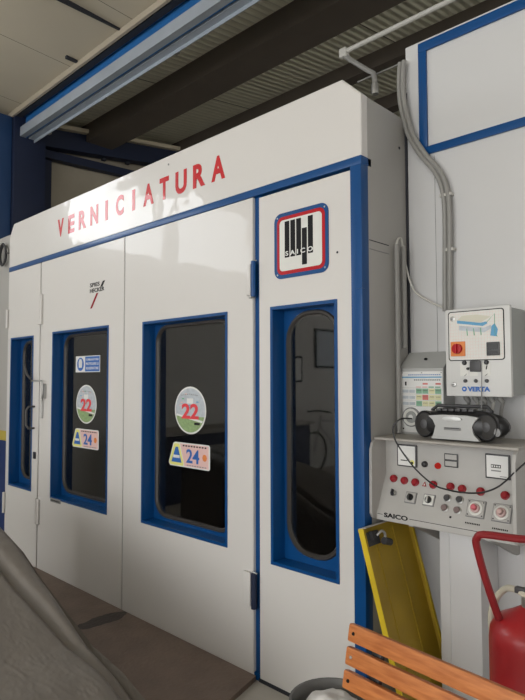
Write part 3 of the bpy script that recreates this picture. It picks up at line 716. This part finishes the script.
for sx in (-1.108, -1.073):
    b = B(); b.tube([(sx, yb-.0008, 1.588), (sx+.012, yb-.0008, 1.60)], .0012, M['ink'], 4); obj('symbol_mark', b, None, box)
b = B()
b.tube([(-1.025, yb-.0008, 1.59), (-1.022, yb-.0008, 1.606)], .0025, M['ink'], 4)
obj('symbol_mark', b, None, box)
for sx in (-1.12, -1.03):
    b = B(); b.tube([(sx, yb-.0008, 1.563), (sx+.010, yb-.0008, 1.572)], .0012, M['ink'], 4); obj('symbol_mark', b, None, box)
b = B(); b.box(-.929, -.885, 2.58, 2.594, 1.835, 1.850); obj('mounting_lug', b, M['steel'], box)
for k, x in enumerate((-1.16, -1.12, -1.085, -1.05, -1.01)):
    b = B(); b.tube([(x, 2.50, 1.484), (x, 2.50, 1.465), (x+.01, 2.505, 1.45)], [.013, .013, .011], M['pipe'], 10); obj('cable_gland', b, None, box)
b = B()
for k, x in enumerate((-1.15, -1.11, -1.075, -1.04, -1.0)):
    b.tube([(x, 2.505, 1.452), (x-.02, 2.53, 1.40), (x-.03, 2.555, 1.33), (x-.03, 2.57, 1.293)], .008, M['pipewhite'] if k % 2 else M['pipe'], 8, sub=3)
obj('cable', b, None, box)

# ------------------------------------------------------------------ instruction board with gauge
bd = thing('instruction_board', 'grey slope-topped wall unit with a coloured chart and a round gauge, left of the radio', 'instruction board', (-1.37, 2.55, 1.291))
yf = 2.49
BX = -1.488
b = B(); b.prism_x([(2.598, 1.291), (yf, 1.291), (yf, 1.600), (2.585, 1.680), (2.598, 1.680)], BX, -1.262); obj('body', b, M['hood'], bd)
b = B(); b.box(-1.485, -1.266, yf-.002, yf, 1.300, 1.586, M['white'])
def cell(x0, x1, z0, z1, m): b.box(x0, x1, yf-.003, yf-.002, z0, z1, m)
cell(-1.474, -1.27, 1.556, 1.562, M['skyink']); 
for k in range(16): cell(-1.44+k*.0105, -1.433+k*.0105, 1.568, 1.572, M['inkblue'])
for k in range(13): cell(-1.41+k*.0105, -1.403+k*.0105, 1.544, 1.548, M['ink'])
cell(-1.458, -1.450, 1.520, 1.538, M['ink'])
for (i, j, m) in [(0, 0, 'mutegreen'), (1, 0, 'mutegreen'), (2, 0, 'muteyellow'), (3, 0, 'mutegreen'), (0, 1, 'muteyellow'), (1, 1, 'mutered'), (2, 1, 'muteyellow'), (3, 1, 'muteyellow'), (0, 2, 'mutegreen'), (1, 2, 'muteyellow'), (2, 2, 'muteyellow'), (3, 2, 'mutegreen')]:
    x = -1.400+i*.0325; z = 1.482-j*.029
    cell(x, x+.030, z, z+.024, M[m]); cell(x+.004, x+.026, z+.013, z+.016, M['inkgrey']); 
for i, m in ((1, 'mutered'), (3, 'mutered')): cell(-1.398+i*.0325, -1.372+i*.0325, 1.524, 1.532, M[m])
for i in range(4): cell(-1.40+i*.0325, -1.374+i*.0325, 1.510, 1.516, M['inkpink' if i < 2 else 'mutegreen'])
for j in range(3): cell(-1.472, -1.440, 1.486-j*.029, 1.500-j*.029, M['pastel']); cell(-1.436, -1.406, 1.486-j*.029, 1.500-j*.029, M['pastel'])
for k in range(4): cell(-1.474, -1.27, 1.5085-k*.029, 1.5092-k*.029, M['inkgrey'])
for x in (-1.472, -1.37, -1.272): b.lathe((x, yf-.002, 1.580), [(.003, 0), (.002, .002)], 'y', M['inkgrey'], 8)
b.lathe((-1.470, yf-.002, 1.315), [(.004, 0), (.003, .002)], 'y', M['ink'], 8)
lab(obj('chart_sheet', b, None, bd), 'white sheet with a green, yellow and red chart')
b = B(); b.lathe((-1.425, yf-.002, 1.371), [(.046, 0), (.046, .008), (.040, .010), (.039, .006), (.028, .006), (.027, .009), (.012, .011), (.001, .011)], 'y', None, 28,
    ms=[M['inkgrey'], M['inkgrey'], M['white'], M['offwhite'], M['inkgrey'], M['boxside'], M['white']]); obj('gauge', b, None, bd)
b = B(); b.lathe((-1.37, 2.535, 1.645), [(.006, 0), (.006, .012), (.001, .013)], 'y', M['ink'], 8); obj('screw', b, None, bd)

# ------------------------------------------------------------------ radio on the shelf
rad = thing('radio', 'silver and black portable stereo radio standing on the console shelf', 'radio', (-1.19, 2.38, 1.29))
yc, zb = 2.385, 1.2915
def blob(b, x0, x1, hy, z0, z1, m, seg=20, p=2.6, ends=.06):
    ls = []; n = 28; K = 14
    for k in range(K+1):
        t = -1+2*k/K; x = (x0+x1)/2+(x1-x0)/2*math.sin(t*PI/2)
        e = max(.02, (1-abs(math.sin(t*PI/2))**3.)) ** .5
        L = []
        for i in range(n):
            a = 2*PI*i/n; ca, sa = math.cos(a), math.sin(a)
            q = (abs(ca)**p+abs(sa)**p)**(-1/p)
            L.append((x, yc+hy*e*q*ca, (z0+z1)/2+(z1-z0)/2*e*q*sa))
        ls.append(L)
    b.loops(ls, m, True, True, smooth=True)
b = B(); blob(b, -1.452, -.928, .070, zb, zb+.128, M['black']); obj('body', b, None, rad)
for s_ in (-1, 1):
    b = B(); cx = -1.19+s_*.172
    b.lathe((cx, yc-.052, zb+.064), [(.058, -.02), (.058, .002), (.052, .008), (.048, .004), (.02, .010), (.001, .012)], 'y', None, 28, ms=[M['darkgrey'], M['black'], M['darkgrey'], M['rubber'], M['darkgrey']])
    obj('speaker', b, None, rad)
b = B()
prof = [(-1.325, zb+.102), (-1.25, zb+.108), (-1.12, zb+.108), (-1.05, zb+.102), (-1.07, zb+.085), (-1.085, zb+.06), (-1.075, zb+.03), (-1.045, zb+.006), (-1.31, zb+.006), (-1.295, zb+.03), (-1.285, zb+.06), (-1.30, zb+.085)]
b.prism_y(prof, yc-.074, yc-.055, M['silver']); fp = obj('front_panel', b, None, rad); lab(fp, 'silver front panel')
b = B(); b.lathe((0, 0, 0), [(.055, 0), (.052, .004), (.001, .005)], 'y', M['steel'], 24); b.xf(Matrix.Translation((-1.19, yc-.074, zb+.092)) @ Matrix.Diagonal((1, 1, .2, 1))); obj('display', b, None, rad)
b = B(); b.box(-1.235, -1.145, yc-.078, yc-.073, zb+.045, zb+.057, M['inkgrey'], .002); b.box(-1.23, -1.15, yc-.079, yc-.078, zb+.052, zb+.055, M['black']); obj('cassette_slot', b, None, rad)
b = B()
for k in range(6): b.box(-1.30+k*.036, -1.272+k*.036, yc-.045, yc-.01, zb+.122, zb+.133, M['darkgrey'], .002)
obj('button_row', b, None, rad)
b = B(); b.tube([(-1.36, yc+.01, zb+.12), (-1.33, yc+.02, zb+.142), (-1.05, yc+.02, zb+.142), (-1.02, yc+.01, zb+.12)], .008, M['darkgrey'], 8); obj('carry_handle', b, None, rad)
b = B(); b.tube([(-1.075, yc+.005, zb+.135), (-1.062, yc-.005, zb+.335)], [.0032, .0016], M['inkgrey'], 6); lab(obj('antenna', b, None, rad), 'thin raised antenna')
b = B(); b.lathe((-.965, yc-.045, zb+.045), [(.018, 0), (.017, .012), (.001, .014)], 'y', None, 16, ms=[M['darkgrey'], M['inkgrey']]); obj('volume_knob', b, None, rad)

for ch in rad.children:
    for v in ch.data.vertices: v.co.x = (v.co.x+(-1.19)+1.19)*.80+.054
# cable from the radio looping down over the console
def pc(px): return px
b = B()
cpts = [(-1.335, 2.33, 1.375), (-1.347, 2.26, 1.377), (-1.373, 2.24, 1.345), (-1.371, 2.24, 1.303), (-1.349, 2.238, 1.262), (-1.277, 2.24, 1.178), (-1.194, 2.24, 1.118), (-1.124, 2.24, 1.102), (-1.05, 2.24, 1.100), (-.984, 2.24, 1.110), (-.929, 2.236, 1.134), (-.89, 2.234, 1.165), (-.856, 2.23, 1.20), (-.79, 2.27, 1.27), (-.74, 2.40, 1.32), (-.70, 2.58, 1.34)]
b.tube(cpts, .0035, M['black'], 8, sub=6)
tag(obj('radio_cable', b, None), 'thin black cable looping from the radio across the console front', 'cable')

# ------------------------------------------------------------------ conduits
def pipe_thing(name, pts, r, m, label, cat='conduit', group=None, clips=(), sub=5):
    t = thing(name, label, cat, pts[-1], group)
    b = B(); b.tube(pts, r, m, 10, sub=sub); obj('tube', b, None, t)
    for (x, y, z, hw) in clips:
        c_ = B(); c_.box(x-hw, x+hw, y-.014, y+.02, z-.007, z+.007, M['pipewhite'], .002); lab(obj('clip', c_, None, t), 'pale clip')
    return t
path = [(-1.500, 2.575, 3.16), (-1.506, 2.573, 3.05), (-1.496, 2.57, 2.93), (-1.458, 2.57, 2.775), (-1.395, 2.572, 2.655), (-1.32, 2.575, 2.55), (-1.282, 2.575, 2.45), (-1.272, 2.575, 2.32), (-1.277, 2.575, 2.05), (-1.28, 2.575, 1.87)]
pipe_thing('flexible_conduit', [(x-.011, y, z) for x, y, z in path], .0115, M['pipe'], 'left one of two grey conduits curving down the white wall to the electrical box', clips=[(-1.276, 2.58, 2.425, .029), (-1.268, 2.58, 2.16, .029)])
pipe_thing('flexible_conduit', [(x+.014, y-.002, z) for x, y, z in path], .0125, M['pipe'], 'right one of two grey conduits curving down the white wall to the electrical box')
pipe_thing('cable_pipe', [(-1.478, 2.462, 2.20), (-1.478, 2.462, 1.9), (-1.478, 2.462, 1.296)], .012, M['pipe'], 'grey pipe running down the booth side, nearer its front edge')
pipe_thing('cable_pipe', [(-1.478, 2.525, 2.20), (-1.478, 2.525, 1.9), (-1.478, 2.525, 1.70)], .012, M['pipe'], 'grey pipe running down the booth side, nearer the white wall')
b = B(); b.tube([(-1.478, 2.46, 2.19), (-1.476, 2.47, 2.225), (-1.476, 2.50, 2.235), (-1.478, 2.52, 2.20), (-1.48, 2.545, 2.12), (-1.45, 2.565, 1.99), (-1.38, 2.575, 1.93), (-1.295, 2.578, 1.885)], .005, M['pipewhite'], 8, sub=6)
tag(obj('thin_cable', b, None), 'thin pale cable arching from the booth side to the electrical box', 'cable')
t = thing('ceiling_conduit', 'long pale pipe running under the ribbed ceiling and dropping to the booth corner', 'conduit', (-2.1, 3.3, 3.48))
b = B(); b.tube([(-2.38, 3.3, 3.862), (-1.5, 3.3, 3.868), (3.9, 3.3, 3.87)], .017, M['pipewhite'], 10); obj('straight_pipe', b, None, t)
b = B(); b.tube([(-2.38, 3.3, 3.835), (-2.183, 3.3, 3.655), (-2.14, 3.3, 3.62), (-2.13, 3.3, 3.56), (-2.13, 3.3, 3.49)], .017, M['pipe'], 10); obj('drop_pipe', b, None, t)
b = B(); b.box(-2.41, -2.35, 3.275, 3.325, 3.82, 3.885, M['pipewhite'], .008); obj('elbow_fitting', b, None, t)
b = B(); b.lathe((-2.13, 3.3, 3.47), [(.024, 0), (.026, .03), (.024, .07)], 'z', M['steel'], 12); obj('end_fitting', b, None, t)
b = B(); b.tube([(-2.35, 3.42, 3.68), (3.9, 3.42, 3.70)], .006, M['pipe'], 6)
tag(obj('overhead_wire', b, None), 'thin grey wire stretched just below the pale ceiling pipe', 'cable')
# coil on the left partition
b = B()
for k in range(3):
    b.tube([(-5.80+.07*math.cos(a*PI/9)+.01*k, 2.33-.01*k, 2.78+(.09+.01*k)*math.sin(a*PI/9)) for a in range(19)], .008, M['darkgrey'], 6, caps=False)
b.tube([(-5.72, 2.32, 2.79), (-5.62, 2.32, 2.77), (-5.50, 2.325, 2.73)], .007, M['darkgrey'], 6)
tag(obj('cable_coil', b, None), 'coil of dark cable hanging on the grey wall left of the booth', 'cable')

# ------------------------------------------------------------------ yellow tray leaning on the booth side
tr = thing('metal_tray', 'yellow folded sheet metal tray leaning against the booth side below the console', 'tray', (-1.2, 2.25, 0))
def tp(u, v, w):   # u across (y from 2.10 to 2.44), v along the length from the top, w out of the floor
    top = Vector((-1.478, 2.118, .905)); bot = Vector((-1.235, 2.138, .006))
    ax = (bot-top); nrm = Vector((.905, 0, .243)).normalized()
    return tuple(top+Vector((0, 1, 0))*u+ax*v+nrm*w)
def slab(b, u0, u1, v0, v1, w0, w1, m):
    P = [tp(u, v, w) for w in (w0, w1) for (u, v) in ((u0, v0), (u1, v0), (u1, v1), (u0, v1))]
    b.loops([P[:4], P[4:]], m, True, True)
b = B(); slab(b, 0, .385, 0, 1, 0, .003, M['yellowdark']); slab(b, .10, .108, .03, .97, .003, .007, M['yellowdark']); slab(b, .25, .258, .03, .97, .003, .007, M['yellowdark'])
lab(obj('tray_floor', b, None, tr), 'dark yellow inner face')
b = B(); slab(b, -.003, 0, 0, 1, 0, .026, M['yellow']); slab(b, 0, .010, 0, 1, .023, .026, M['yellowdark']); lab(obj('flange', b, None, tr), 'bright yellow near edge')
b = B(); slab(b, .385, .388, 0, 1, 0, .03, M['yellowdark']); slab(b, .37, .385, 0, 1, .027, .03, M['yellow']); obj('flange', b, None, tr)
b = B(); slab(b, 0, .385, -.003, 0, 0, .04, M['shelf']); lab(obj('end_lip', b, None, tr), 'grey worn top edge')
b = B(); slab(b, .02, .11, .025, .085, .003, .02, M['darkgrey']); slab(b, .04, .055, .02, .06, .02, .035, M['darkgrey']); obj('hasp', b, None, tr)
b = B(); b.tube([tp(.08, .045, .03), tp(.10, .03, .045), tp(.12, .045, .045), tp(.12, .07, .04)], .006, M['steel'], 8, sub=3)
b.tube([tp(.10, .075, .045), tp(.145, .09, .045)], .016, M['darkgrey'], 10); lab(obj('padlock', b, None, tr), 'grey padlock')

# ------------------------------------------------------------------ wheeled fire extinguisher
fx = thing('fire_extinguisher', 'large red wheeled fire extinguisher with a bent tubular handle behind the bench', 'fire extinguisher', (-.715, 1.99, 0))
cx, cy = -.722, 2.0
b = B(); b.lathe((cx, cy, .0), [(.105, .10), (.128, .13), (.132, .18), (.132, .70), (.128, .735), (.108, .765), (.07, .785), (.03, .81)], 'z', M['redpaint'], 32); obj('tank', b, None, fx)
b = B(); b.lathe((cx, cy, .81), [(.03, 0), (.03, .03), (.018, .035), (.018, .06), (.001, .061)], 'z', M['steel'], 16); b.box(cx-.05, cx+.06, cy-.012, cy+.012, .845, .865, M['darkgrey'], .004); obj('valve', b, None, fx)
b = B(); b.tube([(-.800, 1.93, .77), (-.832, 1.905, .90), (-.850, 1.885, 1.005), (-.846, 1.882, 1.030), (-.825, 1.885, 1.045), (-.73, 1.93, 1.040), (-.60, 1.99, 1.04), (-.575, 2.0, 1.02), (-.60, 2.04, .90), (-.63, 2.05, .77)], .0125, M['handlered'], 10, sub=3)
lab(obj('push_handle', b, None, fx), 'red bent tube handle')
b = B(); b.tube([(-.80, 2.02, .55), (-.862, 2.03, .66), (-.868, 2.04, .76), (-.82, 2.03, .835), (-.76, 2.0, .85), (-.70, 1.98, .83), (-.66, 1.97, .80)], .011, M['hose'], 10, sub=5)
lab(obj('hose', b, None, fx), 'cream hose')
for s_ in (-1, 1):
    b = B(); b.lathe((cx+s_*.16, cy, .12), [(.02, -.025), (.10, -.025), (.12, -.012), (.12, .012), (.10, .025), (.02, .025)], 'x', M['rubber'], 24); obj('wheel', b, None, fx)
b = B(); b.tube([(cx-.18, cy, .12), (cx+.18, cy, .12)], .012, M['steel'], 8); b.tube([(cx, cy-.10, .14), (cx, cy-.13, .004)], .012, M['redpaint'], 8); obj('axle', b, None, fx)

# ------------------------------------------------------------------ bench
bn = thing('slatted_bench', 'bench with orange varnished wooden back slats in front of the extinguisher', 'bench', (-.4, 1.42, 0))
R0 = Vector((-1.085, 1.512, 0)); ux = Vector((.994, -.109, 0)); uy = Vector((.109, .994, 0))
def bench_box(b, u0, u1, v0, v1, z0, z1, m, tilt=0., zt=.8, bev=.004):
    t = B(); t.box(u0, u1, v0, v1, z0-zt, z1-zt, m, bev)
    mx = Matrix(((ux.x, uy.x, 0, R0.x), (ux.y, uy.y, 0, R0.y), (0, 0, 1, zt), (0, 0, 0, 1)))
    t.xf(mx @ Matrix.Rotation(tilt, 4, 'X')); b.merge(t.bm, m)
TL = -.2
for k in range(3):
    b = B(); z1 = .802-k*.0665
    bench_box(b, 0-.0*k, 1.5, -.011, .011, z1-.052, z1, M['wood'], TL, bev=.006); sl = obj('back_slat', b, None, bn)
    for u in (.022, 1.478):
        c_ = B(); t = B(); t.lathe((u, -.011, z1-.026-.8), [(.0055, 0), (.0045, .003), (.001, .0035)], 'y', M['steel'] if k == 1 else M['ink'], 10)
        t.xf(Matrix(((ux.x, uy.x, 0, R0.x), (ux.y, uy.y, 0, R0.y), (0, 0, 1, .8), (0, 0, 0, 1))) @ Matrix.Rotation(TL, 4, 'X'))
        c_.merge(t.bm, M['steel'] if k == 1 else M['ink']); obj('bolt', c_, None, sl)
for k in range(4):
    b = B(); v0 = -.15-k*.085; bench_box(b, 0, 1.5, v0-.07, v0, .41, .432, M['wood'], 0, 0); obj('seat_slat', b, None, bn)
for u in (.08, 1.38):
    b = B()
    bench_box(b, u, u+.035, .012, .030, .36, .79, M['black'], TL, bev=.002)
    bench_box(b, u, u+.035, -.50, -.09, .385, .409, M['black'], 0, 0, .002)
    bench_box(b, u, u+.035, -.13, -.09, 0, .385, M['black'], 0, 0, .002); bench_box(b, u, u+.035, -.50, -.46, 0, .385, M['black'], 0, 0, .002)
    obj('leg_frame', b, None, bn)

# ------------------------------------------------------------------ things by the left wall mirrored in the panes; workbench added as a dark reflection
for (y0, y1, z0, z1, m, l) in ((-4.1, -3.45, 1.75, 2.45, 'pastel', 'pale poster in a dark frame mirrored in the narrow pane'), (-3.1, -2.75, 1.5, 1.95, 'white', 'small white notice on the left wall mirrored in the panes'), (-1.9, -1.5, 2.1, 2.3, 'white', 'bright wide notice mirrored high in the large pane')):
    b = B(); b.box(-6.499, -6.47, y0, y1, z0, z1, M['gap'], .004); b.box(-6.47, -6.465, y0+.04, y1-.04, z0+.04, z1-.04, M[m])
    tag(obj('wall_poster', b, None), l, 'poster')
b = B(); b.box(-6.498, -5.9, -2.6, .4, 0, .85, M['bluedark'], .01); b.box(-6.498, -5.85, -2.65, .45, .85, .90, M['shelf'], .005)
tag(obj('workbench', b, None), 'long dark workbench added against the left wall for the large panes to mirror', 'workbench')
bk = thing('bicycle', 'dark bicycle leaning by the left wall mirrored in the narrow pane', 'bicycle', (-6.2, -3.6, 0))
for yy in (-4.12, -3.06):
    b = B()
    b.tube([(-6.2, yy+.33*math.cos(a*PI/12), .34+.33*math.sin(a*PI/12)) for a in range(25)], .02, M['rubber'], 6, caps=False)
    for a in range(12): b.tube([(-6.2, yy, .34), (-6.2, yy+.32*math.cos(a*PI/6), .34+.32*math.sin(a*PI/6))], .002, M['steel'], 4)
    obj('wheel', b, None, bk)
b = B()
for p, q_ in (((-4.12, .34), (-3.68, .32)), ((-3.68, .32), (-3.85, .88)), ((-4.12, .34), (-3.82, .80)), ((-3.82, .80), (-3.25, .86)), ((-3.68, .32), (-3.23, .78)), ((-3.27, .95), (-3.06, .34))):
    b.tube([(-6.2, *p), (-6.2, *q_)], .016, M['silver'], 8)
obj('bicycle_frame', b, None, bk)
b = B(); b.box(-6.25, -6.15, -3.99, -3.74, .88, .93, M['black'], .02); obj('saddle', b, None, bk)
b = B(); b.tube([(-6.45, -3.2, 1.0), (-6.2, -3.27, 1.02), (-5.95, -3.2, 1.0)], .014, M['black'], 8); obj('handlebar', b, None, bk)

# ------------------------------------------------------------------ bin with bag, bottom centre
bi = thing('waste_bin', 'dark grey round waste bin in front of the narrow booth panel', 'bin', (-1.235, 1.615, 0))
cx, cy = -1.235, 1.615
b = B(); b.lathe((cx, cy, 0), [(.10, 0), (.12, .01), (.140, .445), (.150, .455), (.150, .475), (.142, .475), (.134, .455), (.112, .02)], 'z', M['bin'], 32, caps=True); obj('body', b, None, bi)
bg = B(); t = bmesh.new(); bmesh.ops.create_icosphere(t, subdivisions=4, radius=1.)
for v in t.verts:
    p = v.co.copy(); n_ = noise.noise(p*2.3)*.16+noise.noise(p*6)*.07
    v.co = Vector((cx+.0+p.x*(.112+n_*.08), cy-.01+p.y*(.112+n_*.08), .425+p.z*(.065+n_*.10)))
bg.merge(t, M['plasticbag'], smooth=True)
tag(obj('plastic_bag', bg, None, sharp=False), 'crumpled white plastic bag filling the grey bin', 'bag')

# ------------------------------------------------------------------ world, camera
wd = bpy.data.worlds.new('world'); bpy.context.scene.world = wd; wd.use_nodes = True
wd.node_tree.nodes['Background'].inputs[0].default_value = (.6, .7, .8, 1); wd.node_tree.nodes['Background'].inputs[1].default_value = .3
yaw, pit, rol = math.radians(-44.047), math.radians(2.8926), math.radians(-.15225)
f = Vector((math.sin(yaw)*math.cos(pit), math.cos(yaw)*math.cos(pit), math.sin(pit)))
rt = Vector((math.cos(yaw), -math.sin(yaw), 0)); up = rt.cross(f)
R2 = rt*math.cos(rol)+up*math.sin(rol); U2 = -rt*math.sin(rol)+up*math.cos(rol)
cd = bpy.data.cameras.new('camera'); cam = bpy.data.objects.new('camera', cd); COL.objects.link(cam)
cd.sensor_fit = 'VERTICAL'; cd.sensor_height = 36; cd.lens = 584.63*36/700; cd.clip_start = .05
mw = Matrix(((R2.x, U2.x, -f.x, 0), (R2.y, U2.y, -f.y, 0), (R2.z, U2.z, -f.z, 1.55), (0, 0, 0, 1)))
cam.matrix_world = mw
sc = bpy.context.scene; sc.camera = cam
sc.view_settings.view_transform = 'Standard'; sc.view_settings.look = 'None'; sc.view_settings.gamma = 1; sc.view_settings.use_curve_mapping = False
sc.view_settings.exposure = -0.46
